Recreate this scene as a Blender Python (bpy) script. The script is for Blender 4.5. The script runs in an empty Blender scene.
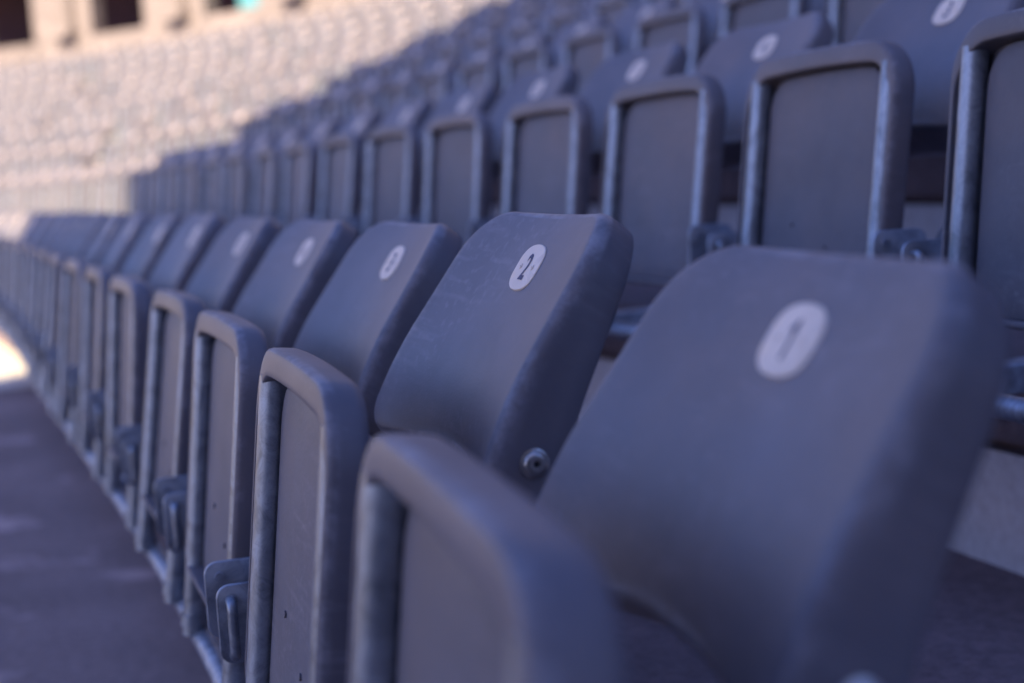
import bpy, bmesh, math, random
from mathutils import Vector, Matrix
random.seed(7)
R = math.radians
sc = bpy.context.scene
COL = sc.collection

# ------------------------------------------------------------------ layout
Z0 = 0.80            # height of the number badges of the front row above its walkway
PITCH = 0.5          # seat spacing
DEP = 0.850          # row depth
RISE = 0.301         # row rise
RECL = 34.0          # recline of the backrests
LEAN = 7.0           # lean of the folded pans
PIV = (-0.249, -0.345)   # pivot of the folding pan: (v, z) from the badge
NROW = 9
PHASE = [0.0, -0.52, -0.572, -0.10, -0.31, -0.05, -0.22, -0.4, -0.12]
RANGE = [(0.5, -9.2), (0.6, -13.6), (-0.9, -16.2), (-2.4, -18.4), (-4.3, -20.4), (-6.8, -22.2), (-9.0, -23.8), (-11.0, -25.6), (-13.0, -27.2)]
ROWNAME = ['front', 'second', 'third', 'fourth', 'fifth', 'sixth', 'seventh', 'eighth', 'ninth']
ORD = ['', 'first', 'second', 'third', 'fourth', 'fifth', 'sixth', 'seventh', 'eighth', 'ninth', 'tenth', 'eleventh',
       'twelfth', 'thirteenth', 'fourteenth', 'fifteenth', 'sixteenth', 'seventeenth', 'eighteenth', 'nineteenth',
       'twentieth', 'twenty-first', 'twenty-second', 'twenty-third', 'twenty-fourth', 'twenty-fifth', 'twenty-sixth',
       'twenty-seventh', 'twenty-eighth', 'twenty-ninth', 'thirtieth', 'thirty-first', 'thirty-second', 'thirty-third', 'thirty-fourth']
SUN_H = Vector((0.710, -0.704, 0))        # towards the sun, in plan
SUN_EL = 36.0
LINE = (-0.992, -7.06)                    # shadow edge in plan: y = a x + b

# the rows follow one curve in plan (bent near the camera, then almost straight, then a wide bowl) and its parallels
KNOTS = [(-5.0, 0.0652), (-2.0, 0.0652), (0.0, 0.0852), (1.5, 0.0199), (3.0, -0.0147), (5.0, 0.0234), (9.0, 0.0383), (30.0, 0.0426), (60.0, 0.0426)]


def curv(m):
    for (a, ka), (b, kb) in zip(KNOTS, KNOTS[1:]):
        if m <= b:
            return ka + (kb - ka) * (m - a) / (b - a)
    return KNOTS[-1][1]


DS = 0.05


def march(step, n):
    x = y = th = 0.0
    out = []
    for i in range(n + 1):
        out.append((x, y, th))
        m = (i + 0.5) * step
        th2 = th - curv(m) * step
        t = (th + th2) / 2
        x -= math.cos(t) * step
        y += math.sin(t) * step
        th = th2
    return out


N_NEAR, N_FAR = 120, 760
PATH = list(reversed(march(-DS, N_NEAR)))[:-1] + march(DS, N_FAR)     # from the near end (+x) to the far end
_tab = {}


def table(off):
    off = round(off, 4)
    if off not in _tab:
        P = [Vector((x + math.sin(t) * off, y + math.cos(t) * off, 0)) for x, y, t in PATH]
        a = [0.0]
        for p, q in zip(P, P[1:]):
            a.append(a[-1] + (q - p).length)
        z = a[N_NEAR]
        _tab[off] = (P, [z - v for v in a])
    return _tab[off]


def at_arc(s, off):
    """Point, heading and path index at arc length s (positive towards the near end) on the parallel at off."""
    P, A = table(off)
    lo, hi = 0, len(A) - 1
    while hi - lo > 1:
        m = (lo + hi) // 2
        if A[m] > s:
            lo = m
        else:
            hi = m
    f = (A[lo] - s) / (A[lo] - A[hi])
    t = PATH[lo][2] + (PATH[hi][2] - PATH[lo][2]) * f
    return P[lo].lerp(P[hi], f), t, lo + f


def rowpos(s, row):
    p, t, i = at_arc(s, row * DEP)
    return p, t


# ------------------------------------------------------------------ materials
def new_mat(name):
    m = bpy.data.materials.new(name)
    m.use_nodes = True
    nt = m.node_tree
    return m, nt, nt.nodes, nt.links, nt.nodes['Principled BSDF']


def node(nt, kind, **kw):
    n = nt.nodes.new(kind)
    for k, v in kw.items():
        if k in n.inputs.keys():
            n.inputs[k].default_value = v
        else:
            setattr(n, k, v)
    return n


def coords(nt, scale=(1, 1, 1), vary=True):
    tc = node(nt, 'ShaderNodeTexCoord')
    out = tc.outputs['Object']
    if vary:
        oi = node(nt, 'ShaderNodeObjectInfo')
        mul = node(nt, 'ShaderNodeMath', operation='MULTIPLY')
        mul.inputs[1].default_value = 37.0
        nt.links.new(oi.outputs['Random'], mul.inputs[0])
        ad = node(nt, 'ShaderNodeVectorMath', operation='ADD')
        nt.links.new(out, ad.inputs[0])
        nt.links.new(mul.outputs[0], ad.inputs[1])
        out = ad.outputs[0]
    mp = node(nt, 'ShaderNodeMapping')
    mp.inputs['Scale'].default_value = scale
    nt.links.new(out, mp.inputs['Vector'])
    return mp.outputs[0]


def ramp(nt, src, stops):
    r = node(nt, 'ShaderNodeValToRGB')
    el = r.color_ramp.elements
    while len(el) < len(stops):
        el.new(0.5)
    for e, (p, c) in zip(el, stops):
        e.position = p
        e.color = (*c, 1) if len(c) == 3 else c
    nt.links.new(src, r.inputs[0])
    return r.outputs[0]


def mixc(nt, fac, a, b, mode='MIX'):
    m = node(nt, 'ShaderNodeMix', data_type='RGBA', blend_type=mode)
    for sock, v in ((m.inputs[0], fac), (m.inputs[6], a), (m.inputs[7], b)):
        if isinstance(v, (int, float)):
            sock.default_value = v
        elif isinstance(v, tuple):
            sock.default_value = (*v, 1)
        else:
            nt.links.new(v, sock)
    return m.outputs[2]


def plastic(name, base, grain=False, rough=0.46):
    m, nt, N, L, P = new_mat(name)
    c = coords(nt)
    n1 = node(nt, 'ShaderNodeTexNoise', Scale=9.0, Detail=5.0, Roughness=0.6)
    L.new(c, n1.inputs['Vector'])
    g = lambda k: tuple(x * k for x in base)
    col = ramp(nt, n1.outputs[0], [(0.3, g(0.86)), (0.7, g(1.14))])
    # thin scuffs in two directions
    for sx, rot, strength in (((60, 60, 5), 0.5, 0.26), ((8, 60, 14), -0.7, 0.22)):
        mp = node(nt, 'ShaderNodeMapping')
        mp.inputs['Rotation'].default_value = (rot, rot * 0.5, rot)
        mp.inputs['Scale'].default_value = sx
        L.new(c, mp.inputs['Vector'])
        s = node(nt, 'ShaderNodeTexNoise', Scale=1.6, Detail=3.0, Roughness=0.55)
        L.new(mp.outputs[0], s.inputs['Vector'])
        msk = ramp(nt, s.outputs[0], [(0.55, (0, 0, 0)), (0.72, (strength,) * 3)])
        big = node(nt, 'ShaderNodeTexNoise', Scale=5.0, Detail=2.0)
        L.new(c, big.inputs['Vector'])
        bm = ramp(nt, big.outputs[0], [(0.45, (0, 0, 0)), (0.65, (1, 1, 1))])
        mm = mixc(nt, 1.0, msk, bm, 'MULTIPLY')
        col = mixc(nt, mm, col, (0.34, 0.32, 0.35))
    # dusty patches
    d = node(nt, 'ShaderNodeTexNoise', Scale=3.2, Detail=6.0, Roughness=0.65)
    L.new(c, d.inputs['Vector'])
    dm = ramp(nt, d.outputs[0], [(0.46, (0, 0, 0)), (0.72, (0.42,) * 3)])
    col = mixc(nt, dm, col, (0.27, 0.205, 0.18))
    # worn, paler edges
    at = node(nt, 'ShaderNodeAttribute', attribute_name='edge')
    pt = ramp(nt, at.outputs['Fac'], [(0.15, (0, 0, 0)), (0.8, (0.5,) * 3)])
    wn = node(nt, 'ShaderNodeTexNoise', Scale=19.0, Detail=9.0, Roughness=0.72)
    L.new(c, wn.inputs['Vector'])
    wm = mixc(nt, 1.0, pt, ramp(nt, wn.outputs[0], [(0.47, (0, 0, 0)), (0.62, (1, 1, 1))]), 'MULTIPLY')
    col = mixc(nt, wm, col, (0.36, 0.36, 0.40))
    oi = node(nt, 'ShaderNodeObjectInfo')
    tone = ramp(nt, oi.outputs['Random'], [(0, (0.9, 0.9, 0.9)), (1, (1.1, 1.07, 1.05))])
    col = mixc(nt, 1.0, col, tone, 'MULTIPLY')
    L.new(col, P.inputs['Base Color'])
    rr = node(nt, 'ShaderNodeMapRange')
    rr.inputs[3].default_value = rough - 0.1
    rr.inputs[4].default_value = rough + 0.16
    L.new(d.outputs[0], rr.inputs[0])
    L.new(rr.outputs[0], P.inputs['Roughness'])
    bp = node(nt, 'ShaderNodeBump', Strength=0.22, Distance=0.001)
    if grain:
        w = node(nt, 'ShaderNodeTexNoise', Scale=1.0, Detail=4.0, Roughness=0.6, Distortion=0.6)
        mp = node(nt, 'ShaderNodeMapping')
        mp.inputs['Scale'].default_value = (260, 200, 22)
        L.new(c, mp.inputs['Vector'])
        L.new(mp.outputs[0], w.inputs['Vector'])
        L.new(w.outputs[0], bp.inputs['Height'])
        bp.inputs['Strength'].default_value = 0.5
    else:
        w = node(nt, 'ShaderNodeTexNoise', Scale=420.0, Detail=2.0)
        L.new(c, w.inputs['Vector'])
        L.new(w.outputs[0], bp.inputs['Height'])
    L.new(bp.outputs[0], P.inputs['Normal'])
    return m


def steel(name, base, rough=0.42, metal=0.75):
    m, nt, N, L, P = new_mat(name)
    c = coords(nt)
    v = node(nt, 'ShaderNodeTexVoronoi', Scale=55.0)
    n = node(nt, 'ShaderNodeTexNoise', Scale=30.0, Detail=6.0, Distortion=1.6)
    smp = node(nt, 'ShaderNodeMapping')
    smp.inputs['Scale'].default_value = (1.6, 0.7, 0.7)
    L.new(c, smp.inputs['Vector'])
    L.new(smp.outputs[0], n.inputs['Vector'])
    mp = mixc(nt, 0.25, c, n.outputs['Color'])
    L.new(mp, v.inputs['Vector'])
    g = lambda k: tuple(x * k for x in base)
    a = ramp(nt, n.outputs[0], [(0.3, g(0.62)), (0.52, g(1.0)), (0.72, g(1.3))])
    b = mixc(nt, 0.5, a, ramp(nt, v.outputs['Distance'], [(0.1, (0.35,) * 3), (0.7, (0.68,) * 3)]), 'SOFT_LIGHT')
    L.new(b, P.inputs['Base Color'])
    P.inputs['Metallic'].default_value = metal
    rr = node(nt, 'ShaderNodeMapRange')
    rr.inputs[3].default_value = rough - 0.12
    rr.inputs[4].default_value = rough + 0.2
    L.new(n.outputs[0], rr.inputs[0])
    L.new(rr.outputs[0], P.inputs['Roughness'])
    bp = node(nt, 'ShaderNodeBump', Strength=0.25, Distance=0.002)
    L.new(n.outputs[0], bp.inputs['Height'])
    L.new(bp.outputs[0], P.inputs['Normal'])
    return m


def concrete(name, dark, light, scale=1.0, stain=0.35):
    m, nt, N, L, P = new_mat(name)
    c = coords(nt, vary=False)
    n1 = node(nt, 'ShaderNodeTexNoise', Scale=1.3 * scale, Detail=8.0, Roughness=0.62)
    n2 = node(nt, 'ShaderNodeTexNoise', Scale=48.0 * scale, Detail=6.0, Roughness=0.7)
    n3 = node(nt, 'ShaderNodeTexVoronoi', Scale=90.0 * scale)
    for n in (n1, n2, n3):
        L.new(c, n.inputs['Vector'])
    a = ramp(nt, n1.outputs[0], [(0.32, dark), (0.68, light)])
    b = mixc(nt, 0.45, a, ramp(nt, n2.outputs[0], [(0.35, (0.25,) * 3), (0.65, (0.75,) * 3)]), 'OVERLAY')
    sp = ramp(nt, n3.outputs['Distance'], [(0.06, (0.55,) * 3), (0.16, (1, 1, 1))])
    b = mixc(nt, 0.6, b, sp, 'MULTIPLY')
    st = node(nt, 'ShaderNodeTexNoise', Scale=4.0, Detail=5.0)
    L.new(c, st.inputs['Vector'])
    b = mixc(nt, ramp(nt, st.outputs[0], [(0.60, (0, 0, 0)), (0.68, (stain,) * 3)]), b, tuple(min(1, x * 2.2) for x in light))
    L.new(b, P.inputs['Base Color'])
    P.inputs['Roughness'].default_value = 0.85
    bp = node(nt, 'ShaderNodeBump', Strength=0.5, Distance=0.004)
    L.new(n2.outputs[0], bp.inputs['Height'])
    L.new(bp.outputs[0], P.inputs['Normal'])
    return m


def plain(name, base, rough=0.6, metal=0.0, var=0.15, scale=6.0):
    m, nt, N, L, P = new_mat(name)
    c = coords(nt)
    n = node(nt, 'ShaderNodeTexNoise', Scale=scale, Detail=6.0)
    L.new(c, n.inputs['Vector'])
    L.new(ramp(nt, n.outputs[0], [(0.3, tuple(x * (1 - var) for x in base)), (0.7, tuple(min(1, x * (1 + var)) for x in base))]), P.inputs['Base Color'])
    P.inputs['Roughness'].default_value = rough
    P.inputs['Metallic'].default_value = metal
    return m


M = dict(
    back=plastic('backrest_plastic', (0.142, 0.134, 0.156)),
    pan=plastic('pan_plastic', (0.142, 0.134, 0.156), rough=0.5),
    panel=plastic('panel_plastic', (0.128, 0.125, 0.150), grain=True, rough=0.55),
    steel=steel('galvanised_steel', (0.28, 0.31, 0.36), rough=0.40),
    plate=steel('bracket_steel', (0.32, 0.35, 0.41), rough=0.45, metal=0.7),
    bolt=steel('bolt_steel', (0.62, 0.60, 0.58), rough=0.35, metal=0.9),
    dark=plain('bolt_recess', (0.03, 0.03, 0.04)),
    badge=plain('badge_enamel', (0.80, 0.67, 0.55), rough=0.45, var=0.06, scale=30),
    ink=plain('badge_ink', (0.035, 0.035, 0.10), rough=0.5),
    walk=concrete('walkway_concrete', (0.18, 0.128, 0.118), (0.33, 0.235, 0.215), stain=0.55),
    pale=concrete('sun_patch_concrete', (0.58, 0.52, 0.44), (0.72, 0.66, 0.56)),  # bright floor colour that paints in the sunlight past the shadow edge
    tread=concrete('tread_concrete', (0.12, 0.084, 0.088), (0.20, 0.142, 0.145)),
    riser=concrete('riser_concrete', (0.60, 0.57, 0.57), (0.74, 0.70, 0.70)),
    ground=concrete('arena_ground', (0.40, 0.32, 0.23), (0.52, 0.42, 0.30), scale=0.4),
    stone=concrete('wall_stone', (0.175, 0.147, 0.143), (0.255, 0.217, 0.212), scale=0.6),
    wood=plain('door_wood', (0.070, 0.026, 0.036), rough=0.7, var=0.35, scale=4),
    glass=plain('teal_pane', (0.10, 0.30, 0.36), rough=0.15, var=0.1),
    block=concrete('shade_block_concrete', (0.25, 0.24, 0.23), (0.34, 0.33, 0.31), scale=0.2),
)


# ------------------------------------------------------------------ mesh helpers
def mesh_obj(name, bm, mats, parent=None, smooth=True, loc=(0, 0, 0)):
    me = bpy.data.meshes.new(name)
    bmesh.ops.recalc_face_normals(bm, faces=bm.faces)
    bm.to_mesh(me)
    bm.free()
    for m in (mats if isinstance(mats, (list, tuple)) else [mats]):
        me.materials.append(m)
    if smooth:
        for p in me.polygons:
            p.use_smooth = True
        me.set_sharp_from_angle(angle=R(42))
    o = bpy.data.objects.new(name, me)
    COL.objects.link(o)
    o.location = loc
    if parent:
        o.parent = parent
    return o


def rrect(hw0, hw1, p0, p1, rt, rb, nc=9, ns=10):
    """Rounded rectangle, half width hw0 at the bottom p0 and hw1 at the top p1; the same number of points whatever its size."""
    def hw(p):
        return hw0 + (hw1 - hw0) * (p - p0) / (p1 - p0)
    pts = []
    corners = [(+1, p1, rt, 0), (-1, p1, rt, 90), (-1, p0, rb, 180), (+1, p0, rb, 270)]
    arcs = []
    for sx, p, r, a0 in corners:
        cy = p - r if p == p1 else p + r
        arc = []
        for i in range(nc):
            a = R(a0 + 90 * i / (nc - 1))
            y = cy + r * math.sin(a)
            arc.append((sx * (hw(y) - r) + r * math.cos(a), y))
        arcs.append(arc)
    for k in range(4):
        a, b = arcs[k], arcs[(k + 1) % 4]
        pts += a
        for i in range(1, ns):
            f = i / ns
            pts.append((a[-1][0] + (b[0][0] - a[-1][0]) * f, a[-1][1] + (b[0][1] - a[-1][1]) * f))
    return pts


def bridge(bm, A, B):
    n = len(A)
    for i in range(n):
        bm.faces.new((A[i], A[(i + 1) % n], B[(i + 1) % n], B[i]))


def inset(pts, d, c):
    out = []
    for (x, y) in pts:
        l = math.hypot(x - c[0], y - c[1])
        out.append((c[0] + (x - c[0]) * (1 - d / max(l, 1e-6)), c[1] + (y - c[1]) * (1 - d / max(l, 1e-6))))
    return out


def tube(bm, pts, r, seg=16, cap=True):
    rings = []
    for i, p in enumerate(pts):
        p = Vector(p)
        a = Vector(pts[max(i - 1, 0)])
        b = Vector(pts[min(i + 1, len(pts) - 1)])
        t = (b - a).normalized()
        ref = Vector((0, 1, 0)) if abs(t.y) < 0.9 else Vector((1, 0, 0))
        x = t.cross(ref).normalized()
        y = t.cross(x)
        rings.append([bm.verts.new(p + (x * math.cos(k * 2 * math.pi / seg) + y * math.sin(k * 2 * math.pi / seg)) * r) for k in range(seg)])
    for a, b in zip(rings, rings[1:]):
        bridge(bm, a, b)
    if cap:
        bm.faces.new(rings[0])
        bm.faces.new(rings[-1])


def box(bm, x0, x1, y0, y1, z0, z1, mi=0):
    v = [bm.verts.new((x, y, z)) for x in (x0, x1) for y in (y0, y1) for z in (z0, z1)]
    for f in ((0, 1, 3, 2), (4, 6, 7, 5), (0, 4, 5, 1), (2, 3, 7, 6), (0, 2, 6, 4), (1, 5, 7, 3)):
        bm.faces.new([v[i] for i in f]).material_index = mi


# ------------------------------------------------------------------ the seat
TOP, BOT = 0.058, -0.206
UC = -0.017           # the badge sits a little off the middle


def face_n(u, t):
    n = 0.020 * ((u - UC) / 0.2) ** 2
    if t < -0.085:
        n -= (3.2 - 2.2 * min(1, abs((u - UC) / 0.2)) ** 2) * (-0.085 - t) ** 2
    if t > 0.02:
        n -= 2.0 * (t - 0.02) ** 2
    return n


def backrest_bm():
    bm = bmesh.new()
    ed = bm.verts.layers.float.new('edge')
    c = (UC, -0.065)
    O = rrect(0.200, 0.178, BOT, TOP, 0.062, 0.028, nc=10, ns=10)
    # crowned top edge, arched bottom edge
    O = [(x + UC, y + (0.006 if y > -0.05 else 0.024 if y < -0.17 else 0) * max(0, 1 - (x / 0.19) ** 2)) for x, y in O]

    def ring(pts, base, off):
        return [bm.verts.new((u, t, face_n(*b) + off)) for (u, t), b in zip(pts, base)]

    def scaled(r):
        return [(c[0] + (x - c[0]) * r, c[1] + (y - c[1]) * r) for x, y in O]
    bev = 0.011
    I = inset(O, bev, c)
    prev = None
    rr = [0.12, 0.28, 0.44, 0.6, 0.74, 0.86, 0.95, 1.0]
    first = None
    for r in rr:
        pts = [(c[0] + (x - c[0]) * r, c[1] + (y - c[1]) * r) for x, y in I]
        cur = ring(pts, pts, 0)
        if prev:
            bridge(bm, prev, cur)
        else:
            first = cur
        prev = cur
    bm.faces.new(first)
    for k in range(1, 7):
        a = R(90 * k / 6)
        pts = inset(O, bev * (1 - math.sin(a)), c)
        cur = ring(pts, I, -bev * (1 - math.cos(a)))
        for v in cur:
            v[ed] = 1.0 if k < 6 else 0.6
        bridge(bm, prev, cur)
        prev = cur
    def deep(t):                       # the side walls are deeper low down
        return 0.036 + 0.042 * max(0, min(1, (TOP - t) / (TOP - BOT)))
    for f, dd, ins in ((0.35, 0, 0.0), (0.7, 0, 0.001), (1, -0.004, 0.002), (1, -0.001, 0.0035), (1, 0, 0.006), (1, -0.002, 0.0085), (0.4, 0, 0.011), (0, 0.012, 0.018)):
        pts = inset(O, ins, c)
        cur = [bm.verts.new((u, t, face_n(*b) - max(0.011, f * deep(t) + dd))) for (u, t), b in zip(pts, I)]
        bridge(bm, prev, cur)
        prev = cur
    for r in (0.8, 0.55, 0.3, 0.1):
        pts = [(c[0] + (x - c[0]) * r, c[1] + (y - c[1]) * r) for x, y in I]
        cur = ring(pts, pts, -0.007)
        bridge(bm, prev, cur)
        prev = cur
    bm.faces.new(prev)
    return bm


PAN_TOP = 0.294


def pan_bm():
    """Folded pan: x across, y up along the pan, z towards the viewer (the underside)."""
    bm = bmesh.new()
    ed = bm.verts.layers.float.new('edge')
    c = (0, 0.13)
    O = rrect(0.189, 0.192, -0.060, PAN_TOP - 0.006, 0.064, 0.03, nc=10, ns=10)
    O = [(x, y + (0.008 * (1 - (x / 0.2) ** 2) if y > 0.15 else 0)) for x, y in O]
    I = rrect(0.181, 0.1825, -0.050, PAN_TOP - 0.035, 0.056, 0.022, nc=10, ns=10)
    I = [(x, y + (0.008 * (1 - (x / 0.2) ** 2) if y > 0.15 else 0)) for x, y in I]

    def ring(pts, z, fn=None):
        return [bm.verts.new((x, y, z if fn is None else fn(x, y))) for x, y in pts]
    back = lambda x, y: -0.0195 - 0.012 * (1 - (x / 0.21) ** 2) * max(0.0, min(1.0, (0.28 - y) / 0.2))
    prev = None
    for r in (0.15, 0.4, 0.65, 0.85, 0.95):
        cur = ring([(c[0] + (x - c[0]) * r, c[1] + (y - c[1]) * r) for x, y in O], 0, back)
        if prev:
            bridge(bm, prev, cur)
        else:
            bm.faces.new(cur)
        prev = cur
    for ins, z in ((0.004, -0.0185), (0.001, -0.0145), (0.0, -0.010), (0.0, 0.002), (0.0004, 0.009), (0.0014, 0.0122), (0.0034, 0.0138)):
        cur = ring(inset(O, ins, c), z)
        for v in cur:
            v[ed] = 1.0 if z > 0.008 else 0.0
        bridge(bm, prev, cur)
        prev = cur
    for f, z in ((0.05, 0.0142), (0.3, 0.0146), (0.7, 0.0146), (0.9, 0.0142), (0.95, 0.0136), (0.985, 0.0115)):
        a = inset(O, 0.0034, c)
        cur = ring([(x0 + (x1 - x0) * f, y0 + (y1 - y0) * f) for (x0, y0), (x1, y1) in zip(a, I)], z)
        bridge(bm, prev, cur)
        prev = cur
    cur = ring(I, 0.006)
    bridge(bm, prev, cur)
    prev = cur
    cur = ring(inset(I, 0.001, c), -0.017)
    bridge(bm, prev, cur)
    bm.faces.new(cur)
    return bm


def panel_bm():
    bm = bmesh.new()
    c = (0, 0.1)
    O = rrect(0.143, 0.146, -0.050, PAN_TOP - 0.037, 0.045, 0.008, nc=6, ns=8)
    O = [(x, y + (0.007 * (1 - (x / 0.2) ** 2) if y > 0.15 else 0)) for x, y in O]
    prev = None
    for ins, z in ((0, -0.0165), (0, -0.007), (0.001, -0.005), (0.003, -0.0042), (0.03, -0.0036), (0.08, -0.0034)):
        cur = [bm.verts.new((x, y, z)) for x, y in inset(O, ins, c)]
        if prev:
            bridge(bm, prev, cur)
        prev = cur
    bm.faces.new(prev)
    # small moulding pips
    for (x, y) in ((0.03, 0.02), (-0.06, 0.05)):
        tube(bm, [(x, y, -0.004), (x, y, -0.0015)], 0.0035, 10)
    return bm


def bolt_bm():
    """Round pan-head bolt, axis along +x."""
    bm = bmesh.new()
    prof = [(0.0125, 0.0), (0.0125, 0.0015), (0.0105, 0.0022), (0.0098, 0.0045), (0.0085, 0.0058), (0.0055, 0.0061), (0.0028, 0.0058), (0.0026, 0.0042)]
    prev = None
    for k, (r, x) in enumerate(prof):
        cur = [bm.verts.new((x, r * math.cos(a * math.pi / 10), r * math.sin(a * math.pi / 10))) for a in range(20)]
        if prev:
            bridge(bm, prev, cur)
        prev = cur
    f = bm.faces.new(prev)
    f.material_index = 1
    return bm


def digit_geom(txt, size):
    if txt == '1':
        k = size / 0.7
        v = [(-0.02, -0.26), (0.09, -0.26), (0.09, 0.26), (0.01, 0.26), (-0.16, 0.15), (-0.16, 0.06), (-0.02, 0.12)]
        return [(x * k * 0.72, y * k * 0.95) for x, y in v], [(0, 1, 2, 6), (2, 3, 4, 5, 6)]
    cu = bpy.data.curves.new('digits', 'FONT')
    cu.body = txt
    cu.size = size
    cu.align_x = 'CENTER'
    cu.align_y = 'CENTER'
    cu.offset = size * 0.016
    cu.resolution_u = 6
    o = bpy.data.objects.new('digits', cu)
    COL.objects.link(o)
    dg = bpy.context.evaluated_depsgraph_get()
    me = bpy.data.meshes.new_from_object(o.evaluated_get(dg))
    vs = [v.co.copy() for v in me.vertices]
    fs = [tuple(p.vertices) for p in me.polygons]
    bpy.data.objects.remove(o)
    bpy.data.meshes.remove(me)
    bpy.data.curves.remove(cu)
    cx = (min(v.x for v in vs) + max(v.x for v in vs)) / 2
    cy = (min(v.y for v in vs) + max(v.y for v in vs)) / 2
    return [(v.x - cx, v.y - cy) for v in vs], fs


def badge_mesh(num):
    bm = bmesh.new()
    r, h = 0.0302, 0.0245
    pts = []
    for k in range(72):
        a = 2 * math.pi * k / 72
        x, y = math.cos(a), math.sin(a)
        pts.append((math.copysign(abs(x) ** (2 / 2.25), x) * r, math.copysign(abs(y) ** (2 / 3.1), y) * h))
    prev = None
    for s, z in ((1, -0.006), (1, 0.0016), (0.975, 0.0023), (0.5, 0.0024)):
        cur = [bm.verts.new((x * s, y * s, z)) for x, y in pts]
        if prev:
            bridge(bm, prev, cur)
        prev = cur
    bm.faces.new(prev)
    vs, fs = digit_geom(str(num), 0.038 if num < 10 else 0.031)
    bv = [bm.verts.new((x * 0.70, y, 0.0028)) for x, y in vs]
    for f in fs:
        try:
            bm.faces.new([bv[i] for i in f]).material_index = 1
        except ValueError:
            pass
    sx = 0.0158 if num < 10 else 0.0205
    for s in (-1, 1):
        prev = None
        for q, z, mi in ((0.0030, 0.0022, 0), (0.0028, 0.0031, 0), (0.0020, 0.0033, 0), (0.0009, 0.0032, 0), (0.0008, 0.0026, 0)):
            cur = [bm.verts.new((s * sx + q * math.cos(a * math.pi / 7), q * math.sin(a * math.pi / 7), z)) for a in range(14)]
            if prev:
                n = len(cur)
                for i in range(n):
                    bm.faces.new((prev[i], prev[(i + 1) % n], cur[(i + 1) % n], cur[i])).material_index = mi
            prev = cur
        bm.faces.new(prev).material_index = 3
    o = mesh_obj('badge', bm, [M['badge'], M['ink'], M['bolt'], M['dark']])
    me = o.data
    bpy.data.objects.remove(o)
    return me


def plate_bm(x):
    """Hinge plate standing in the v-z plane, rounded corners."""
    bm = bmesh.new()
    O = rrect(0.038, 0.038, -0.042, 0.042, 0.014, 0.014, nc=6, ns=3)
    prev = None
    for ins, dx in ((0.0, -0.0025), (0.0, 0.0018), (0.0008, 0.0025)):
        cur = [bm.verts.new((x + dx, a, b)) for a, b in inset(O, ins, (0, 0))]
        if prev:
            bridge(bm, prev, cur)
        else:
            bm.faces.new(cur)
        prev = cur
    bm.faces.new(prev)
    tube(bm, [(x + 0.002, -0.022, 0.026), (x + 0.007, -0.022, 0.026)], 0.0055, 8)
    tube(bm, [(x + 0.002, -0.024, -0.026), (x + 0.006, -0.024, -0.026)], 0.0045, 8)
    return bm


def rod_bm():
    """U-shaped rod welded to the outer plate."""
    bm = bmesh.new()
    pts = [(0.0, -0.004, 0.026), (0.010, -0.004, 0.026)]
    for k in range(1, 6):
        a = R(90 * k / 5)
        pts.append((0.010 + 0.008 * math.sin(a), -0.004, 0.018 + 0.008 * math.cos(a)))
    for k in range(0, 6):
        a = R(90 * k / 5)
        pts.append((0.010 + 0.008 * math.cos(a), -0.004, -0.024 - 0.008 * math.sin(a)))
    pts.append((0.0, -0.004, -0.032))
    tube(bm, pts, 0.0055, 12)
    return bm


BASE_Z = Z0 - 0.49      # the seats' base (their rail) above the row's own floor


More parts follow.
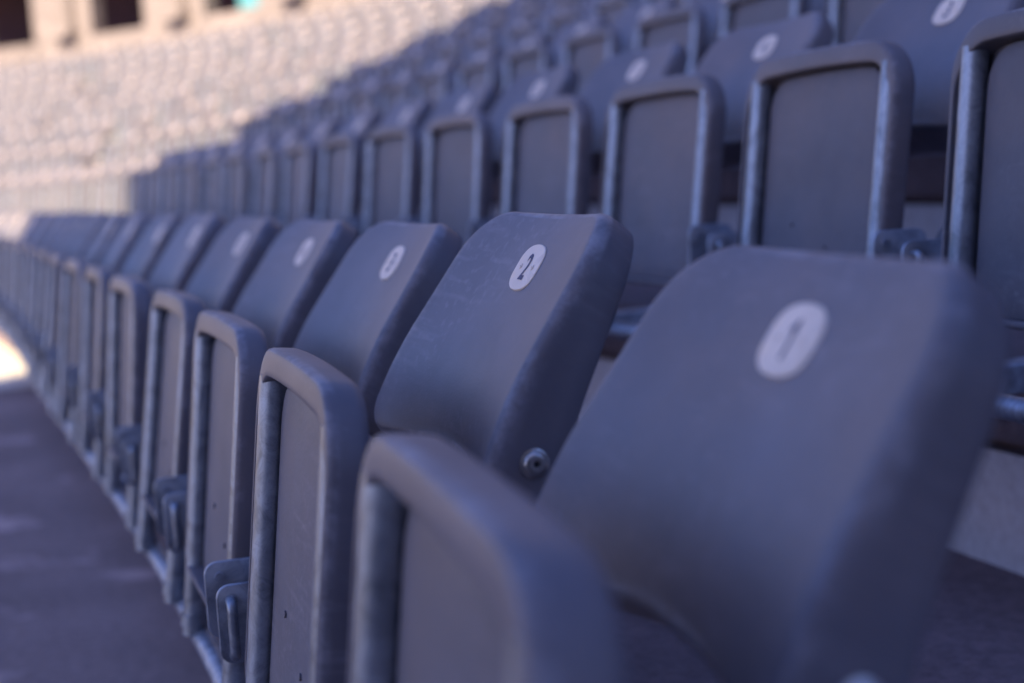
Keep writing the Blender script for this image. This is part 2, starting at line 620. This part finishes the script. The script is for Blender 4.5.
def make_seat():
    root = bpy.data.objects.new('stadium_seat', None)
    root.empty_display_size = 0.1
    COL.objects.link(root)
    zb = Z0 - BASE_Z            # badge height above the base
    # backrest in its own axes: x across, y up the slope, z the front normal
    br = mesh_obj('backrest', backrest_bm(), M['back'], root)
    a = R(RECL)
    br.matrix_basis = Matrix(((1, 0, 0, 0), (0, math.sin(a), -math.cos(a), 0), (0, math.cos(a), math.sin(a), zb), (0, 0, 0, 1)))
    bd = bpy.data.objects.new('badge', badge_mesh(2))
    COL.objects.link(bd)
    bd.parent = br
    for s in (-1, 1):
        b = mesh_obj('bolt', bolt_bm(), [M['bolt'], M['dark']], br)
        b.location = (UC + s * 0.1965, -0.155, -0.028)
        if s < 0:
            b.rotation_euler = (0, math.pi, 0)
    pan = mesh_obj('seat_pan', pan_bm(), M['pan'], root)
    l = R(LEAN)
    # x across, y up along the lean, z to the front (-v)
    pan.matrix_basis = Matrix(((1, 0, 0, 0), (0, math.sin(l), -math.cos(l), PIV[0]), (0, math.cos(l), math.sin(l), zb + PIV[1]), (0, 0, 0, 1)))
    mesh_obj('panel', panel_bm(), M['panel'], pan)
    for s in (-1, 1):
        bm = bmesh.new()
        tube(bm, [(s * 0.1645, -0.146, 0), (s * 0.1645, 0.0, 0), (s * 0.1645, 0.13, 0), (s * 0.1645, 0.262, 0)], 0.0158, 20)
        # weld collar at the lower end
        tube(bm, [(s * 0.1645, -0.134, 0), (s * 0.1645, -0.130, 0), (s * 0.1645, -0.122, 0), (s * 0.1645, -0.118, 0)], 0.0185, 20)
        mesh_obj('frame_tube', bm, M['steel'], pan)
    for x in (-0.275, -0.222):
        p = mesh_obj('hinge_plate', plate_bm(0), M['plate'], root)
        p.location = (x, PIV[0] - 0.006 + (0.006 if x > -0.25 else 0), zb + PIV[1] - 0.006 + (0.012 if x < -0.25 else 0.0))
    p = mesh_obj('hinge_rod', rod_bm(), M['steel'], root)
    p.location = (-0.222, PIV[0] - 0.020, zb + PIV[1] - 0.006)
    # steel arms that carry the backrest from the rail
    for s in (-1, 1):
        bm = bmesh.new()
        x = s * 0.182 + UC
        tube(bm, [(x, -0.20, 0.10), (x, -0.13, 0.19), (x, -0.07, 0.30), (x, -0.045, 0.345)], 0.009, 10)
        mesh_obj('back_arm', bm, M['plate'], root)
    return root


def dup(o, parent=None):
    c = o.copy()
    COL.objects.link(c)
    if parent:
        c.parent = parent
    for ch in o.children:
        dup(ch, c)
    return c


# ------------------------------------------------------------------ camera
CAM = Vector((1.2082, -0.4118, Z0 + 0.0974))
yaw, pitch, roll = R(17.962), R(-6.822), R(-3.172)
F = Vector((-math.cos(yaw) * math.cos(pitch), math.sin(yaw) * math.cos(pitch), math.sin(pitch)))
RT = F.cross(Vector((0, 0, 1))).normalized()
UP = RT.cross(F)
RT, UP = RT * math.cos(roll) + UP * math.sin(roll), UP * math.cos(roll) - RT * math.sin(roll)
FPX = 1382.8
cd = bpy.data.cameras.new('camera')
cam = bpy.data.objects.new('camera', cd)
COL.objects.link(cam)
cam.matrix_world = Matrix(((RT.x, UP.x, -F.x, CAM.x), (RT.y, UP.y, -F.y, CAM.y), (RT.z, UP.z, -F.z, CAM.z), (0, 0, 0, 1)))
cd.sensor_width = 36
cd.lens = 36 * FPX / 1024
cd.clip_start = 0.02
cd.clip_end = 2000
cd.dof.use_dof = True
cd.dof.focus_distance = 1.31
cd.dof.aperture_fstop = (cd.lens / 1000) / 0.0180
cd.dof.aperture_blades = 0
sc.camera = cam


def px(p):
    d = p - CAM
    z = d.dot(F)
    if z < 0.05:
        return None
    return 512 + FPX * d.dot(RT) / z, 341.5 - FPX * d.dot(UP) / z


# ------------------------------------------------------------------ seats in rows
proto = make_seat()
first = dup(proto)         # the seat at the end of the front row
badges = {2: None}
used = False
for row in range(NROW):
    s = PHASE[row]
    while s < RANGE[row][0] - 1e-6:
        s += PITCH
    while s > RANGE[row][0] + 1e-6:
        s -= PITCH
    n_seen = 0
    if row == 0:
        num0 = 1
    elif row == 1:
        num0 = 3 - round((s - PHASE[1]) / PITCH)
    else:
        num0 = 3 + round((PHASE[1] - s) / PITCH)
    k = 0
    while s > RANGE[row][1]:
        num = num0 + k
        pos, th = rowpos(s, row)
        if row > 1 and pos.y < LINE[0] * pos.x + LINE[1] and random.random() < 0.08:
            s -= PITCH          # a gap in the sunlit rows
            k += 1
            continue
        o = first if not used else dup(proto)
        used = True
        o.location = (pos.x, pos.y, row * RISE + BASE_Z)
        o.rotation_euler = (0, 0, -th)
        if row or num > 4:
            o.rotation_euler.z += R(random.uniform(-0.9, 0.9))
            o.location += Vector((math.cos(th), -math.sin(th), 0)) * random.uniform(-0.005, 0.005)
        dz = {1: -0.007, 2: 0.012, 3: -0.004, 4: -0.006, 5: -0.005}.get(num, random.uniform(-0.003, 0.003)) if row == 0 else random.uniform(-0.003, 0.003)
        for ch in o.children:
            if ch.name.startswith('backrest'):
                ch.matrix_basis = ch.matrix_basis @ Matrix.Rotation(R(random.uniform(-0.8, 0.8)), 4, 'X')
                ch.location.z += dz
                for g in ch.children:
                    if g.name.startswith('badge'):
                        if badges.get(num) is None:
                            badges[num] = badge_mesh(num)
                        g.data = badges[num]
            elif ch.name.startswith('seat_pan'):
                ch.matrix_basis = ch.matrix_basis @ Matrix.Rotation(R(random.uniform(-1.5, 1.5) if row or num > 3 else 0), 4, 'X')
                ch.location.x += 0.006
                if row == 0:
                    ch.location.x += {1: 0.037, 2: 0.004}.get(num, 0.003)
                    if num == 1:
                        ch.scale = (1.045, 1, 1.25)
        # which one it is
        lit = pos.y < LINE[0] * pos.x + LINE[1]
        q = px(pos + Vector((0, 0, row * RISE + Z0 - 0.1)))
        inside = q is not None and -60 < q[0] < 1130 and q[1] > -60
        rn = ROWNAME[row]
        o['category'] = 'stadium seat'
        if lit:
            o['label'] = f'pale folding stadium seat in the sunlit far stretch of the {rn} row'
            o['group'] = f'sunlit seats of the {rn} row'
        else:
            o['group'] = f'shaded seats of the {rn} row'
            if not inside:
                o['label'] = f'shaded blue-grey folding seat of the {rn} row beyond the frame edge'
            else:
                n_seen += 1
                if row == 0 and num == 1:
                    o['label'] = 'blue-grey folding seat badged 1, nearest and largest, at the end of the front row'
                elif row == 0 and num == 2:
                    o['label'] = 'sharply focused blue-grey folding seat badged 2 in the front row'
                elif row == 0:
                    o['label'] = f'blue-grey folding seat, {ORD[n_seen]} of the front row from the end badged 1'
                elif row == 1 and num == 3:
                    o['label'] = 'blue-grey folding seat badged 3 in the second row, behind the badged 1'
                else:
                    o['label'] = f'shaded blue-grey folding seat, {ORD[n_seen]} of the {rn} row from its near right end'
        s -= PITCH
        k += 1


# the pattern seat itself is not part of the stand
for ob in [c for ch in proto.children for c in ch.children] + list(proto.children) + [proto]:
    bpy.data.objects.remove(ob)


# ------------------------------------------------------------------ rails
def tag(o, label, cat, group=None):
    o['label'] = label
    o['category'] = cat
    if group:
        o['group'] = group


def arc_strip(bm, prof, i0, i1, step=4):
    """Sweep a closed (offset, z) profile along the rows' curve from path index i0 to i1."""
    n = max(1, round((i1 - i0) / step))
    rings = []
    for k in range(n + 1):
        i = i0 + (i1 - i0) * k / n
        j = min(int(i), len(PATH) - 2)
        f = i - j
        x, y, t = (PATH[j][c] + (PATH[j + 1][c] - PATH[j][c]) * f for c in range(3))
        rings.append([bm.verts.new((x + math.sin(t) * r, y + math.cos(t) * r, z)) for r, z in prof])
    for a, b in zip(rings, rings[1:]):
        bridge(bm, a, b)
    bm.faces.new(rings[0])
    bm.faces.new(rings[-1])


I0, I1 = 20, len(PATH) - 2
for row in range(NROW):
    bm = bmesh.new()
    rr = row * DEP + PIV[0] - 0.006
    zc = row * RISE + Z0 + PIV[1] - 0.150
    prof = [(rr + 0.015 * math.cos(a * math.pi / 6), zc + 0.015 * math.sin(a * math.pi / 6)) for a in range(12)]
    arc_strip(bm, prof, at_arc(RANGE[row][0] + 0.3, row * DEP)[2], at_arc(RANGE[row][1], row * DEP)[2], 3)
    o = mesh_obj('seat_rail', bm, M['plate'])
    tag(o, f'galvanised steel rail running under the {ROWNAME[row]} row of folding seats', 'rail', 'steel rails under the seat rows')
    # arms from the riser behind to the rail
    k = 0
    s = PHASE[row] + 0.25
    while s < RANGE[row][0]:
        s += 2 * PITCH
    while s > RANGE[row][1]:
        p0, th = rowpos(s, row)
        bm = bmesh.new()
        box(bm, -0.022, 0.022, PIV[0] + 0.012, -0.001, -0.02, 0.02)
        box(bm, -0.05, 0.05, -0.012, -0.0005, -0.06, 0.06)
        bmesh.ops.bevel(bm, geom=bm.edges[:], offset=0.003, segments=1, affect='EDGES')
        a = mesh_obj('wall_arm', bm, M['plate'], o)
        a.location = (p0.x, p0.y, zc)
        a.rotation_euler = (0, 0, -th)
        s -= 2 * PITCH

# ------------------------------------------------------------------ terraces, walkway, ground
gs = bpy.data.objects.new('grandstand', None)
COL.objects.link(gs)
gs.location = (0, 0, 0)
tag(gs, 'terraced concrete grandstand stepping up under the rows of folding seats', 'grandstand')
for row in range(NROW):
    bm = bmesh.new()
    r0 = row * DEP - 0.01
    r1 = (row + 1) * DEP - 0.01
    z0, z1 = row * RISE, (row + 1) * RISE
    back = r1 + 0.05 if row < NROW - 1 else r1 + 4.5
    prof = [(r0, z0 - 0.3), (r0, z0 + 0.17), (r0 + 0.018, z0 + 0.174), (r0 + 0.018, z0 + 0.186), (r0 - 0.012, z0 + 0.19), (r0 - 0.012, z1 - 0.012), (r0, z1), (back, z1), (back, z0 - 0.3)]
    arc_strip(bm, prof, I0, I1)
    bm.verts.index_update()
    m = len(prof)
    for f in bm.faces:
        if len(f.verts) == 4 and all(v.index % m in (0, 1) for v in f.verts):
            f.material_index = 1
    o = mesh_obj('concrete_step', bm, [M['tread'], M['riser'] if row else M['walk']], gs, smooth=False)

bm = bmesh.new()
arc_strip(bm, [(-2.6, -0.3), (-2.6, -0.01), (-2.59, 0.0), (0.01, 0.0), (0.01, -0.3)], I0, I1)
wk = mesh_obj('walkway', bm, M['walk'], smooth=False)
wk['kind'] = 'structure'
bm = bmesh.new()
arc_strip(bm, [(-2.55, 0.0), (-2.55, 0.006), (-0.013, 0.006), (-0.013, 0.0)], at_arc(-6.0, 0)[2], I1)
pv = mesh_obj('sun_patch', bm, M['pale'], smooth=False)  # sunlit stretch of the walkway, its brightness put into the pale colour
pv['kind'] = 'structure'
bm = bmesh.new()
box(bm, -600, 600, -600, 600, -1.2, -0.28)
gr = mesh_obj('ground', bm, M['ground'], smooth=False)
gr['kind'] = 'structure'

# ------------------------------------------------------------------ arcaded wall behind the top row
aw = bpy.data.objects.new('arcade_wall', None)
COL.objects.link(aw)
WR = NROW * DEP + 0.35
WZ = 3.70                # sill of the openings
tag(aw, 'cream stone wall with dark openings above the top row of sunlit seats', 'wall')


def block(name, s0, s1, r0, r1, z0, z1, mat, n=4, smooth=False):
    bm = bmesh.new()
    arc_strip(bm, [(r0, z0), (r0, z1), (r1, z1), (r1, z0)], at_arc(s0, WR)[2], at_arc(s1, WR)[2])
    return mesh_obj(name, bm, mat, aw, smooth=False)


S0, S1 = 4.0, -36.0
block('plinth', S0, S1, WR - 0.05, WR + 0.45, NROW * RISE - 0.02, WZ, M['stone'], 60)
block('upper_wall', S0, S1, WR, WR + 2.4, WZ + 1.6, WZ + 4.2, M['stone'], 60)
block('cornice', S0, S1, WR - 0.2, WR + 2.45, WZ + 4.203, WZ + 4.5, M['stone'], 60)
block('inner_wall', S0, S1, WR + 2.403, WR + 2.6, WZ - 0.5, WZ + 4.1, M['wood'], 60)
opens = [(-27.3 - 2.87 * k - 1.37, -27.3 - 2.87 * k) for k in range(0, 3)] + [(-24.45 + 2.87 * k - 1.37, -24.45 + 2.87 * k) for k in range(0, 9)]
opens.sort()
edges = [S1] + [v for o_ in opens for v in o_] + [S0]
for a, b in zip(edges[0::2], edges[1::2]):
    block('pier', b, a, WR + 0.003, WR + 0.28, WZ + 0.002, WZ + 1.598, M['stone'])
    if b - a < 2:
        m = (a + b) / 2
        bm = bmesh.new()
        tube(bm, [(0, 0, 0.12), (0, 0, 0.8), (0, 0, 1.4)], 0.20, 20)
        box(bm, -0.25, 0.25, -0.25, 0.2, 0.0, 0.12)
        box(bm, -0.25, 0.25, -0.25, 0.2, 1.4, 1.59)
        hc = mesh_obj('half_column', bm, M['stone'], aw)
        hp, th, _ = at_arc(m + 0.2, WR - 0.02)
        hc.location = (hp.x, hp.y, WZ + 0.003)
        hc.rotation_euler = (0, 0, -th)
for i, (a, b) in enumerate(opens):
    if abs(b + 21.58) < 0.4:
        block('window_pane', b - 0.62, a + 0.3, WR + 0.50, WR + 0.53, WZ + 0.1, WZ + 1.1, M['glass'])

# ------------------------------------------------------------------ unseen block, added to cast shade over the near rows
blk = bpy.data.objects.new('shade_block', None)
COL.objects.link(blk)
e = SUN_H.normalized()
x0 = Vector((-6.0, LINE[0] * -6.0 + LINE[1], 0)) + e * 17
side = Vector((e.y, -e.x, 0))        # to the lit side or away from it
if side.y < 0:
    side = -side
blk.location = x0
tag(blk, 'tall plain concrete block added unseen outside the frame, shading the near rows', 'building')
bm = bmesh.new()
H = 24
w, dpt = 26, 9
c = [x0 * 0, side * w, side * w + e * dpt, e * dpt]
lo = [bm.verts.new((p.x, p.y, -0.28)) for p in c]
hi = [bm.verts.new((p.x, p.y, H)) for p in c]
bridge(bm, lo, hi)
bm.faces.new(hi)
mesh_obj('shade_block_body', bm, M['block'], blk, smooth=False)
for zz in (5, 10, 15, 20):
    bm = bmesh.new()
    g = 0.25
    c2 = [-e * g + side * 0.02, side * (w - .02) - e * g, side * (w - .02) - e * 0.003, -e * 0.003 + side * 0.02]
    lo = [bm.verts.new((p.x, p.y, zz)) for p in c2]
    hi = [bm.verts.new((p.x, p.y, zz + 0.6)) for p in c2]
    bridge(bm, lo, hi)
    bm.faces.new(hi)
    bm.faces.new(lo)
    mesh_obj('shade_block_band', bm, M['stone'], blk, smooth=False)

# ------------------------------------------------------------------ light
w = bpy.data.worlds.new('World')
sc.world = w
w.use_nodes = True
nt = w.node_tree
sky = nt.nodes.new('ShaderNodeTexSky')
sky.sky_type = 'NISHITA'
sky.sun_disc = False
sky.sun_elevation = R(SUN_EL)
sky.sun_rotation = math.atan2(SUN_H.x, SUN_H.y)
sky.air_density = 1.0
sky.dust_density = 0.6
sky.ozone_density = 6.0
bg = nt.nodes['Background']
tint = nt.nodes.new('ShaderNodeMix')
tint.data_type = 'RGBA'
tint.blend_type = 'MULTIPLY'
tint.inputs[0].default_value = 1.0
tint.inputs[7].default_value = (1.0, 0.87, 1.16, 1)
nt.links.new(sky.outputs[0], tint.inputs[6])
nt.links.new(tint.outputs[2], bg.inputs['Color'])
bg.inputs['Strength'].default_value = 0.10
sd = bpy.data.lights.new('sun', 'SUN')
sd.energy = 5.0
sd.angle = R(0.53)
sd.color = (1.0, 0.81, 0.53)
so = bpy.data.objects.new('sun', sd)
COL.objects.link(so)
dirv = Vector((e.x * math.cos(R(SUN_EL)), e.y * math.cos(R(SUN_EL)), math.sin(R(SUN_EL))))
so.rotation_euler = dirv.to_track_quat('Z', 'Y').to_euler()
so.location = dirv * 60

sc.view_settings.view_transform = 'Standard'
sc.view_settings.look = 'None'
sc.view_settings.exposure = 1.54
sc.view_settings.gamma = 1
sc.view_settings.use_curve_mapping = False
sc.cycles.use_denoising = True
sc.cycles.max_bounces = 8
sc.cycles.diffuse_bounces = 4
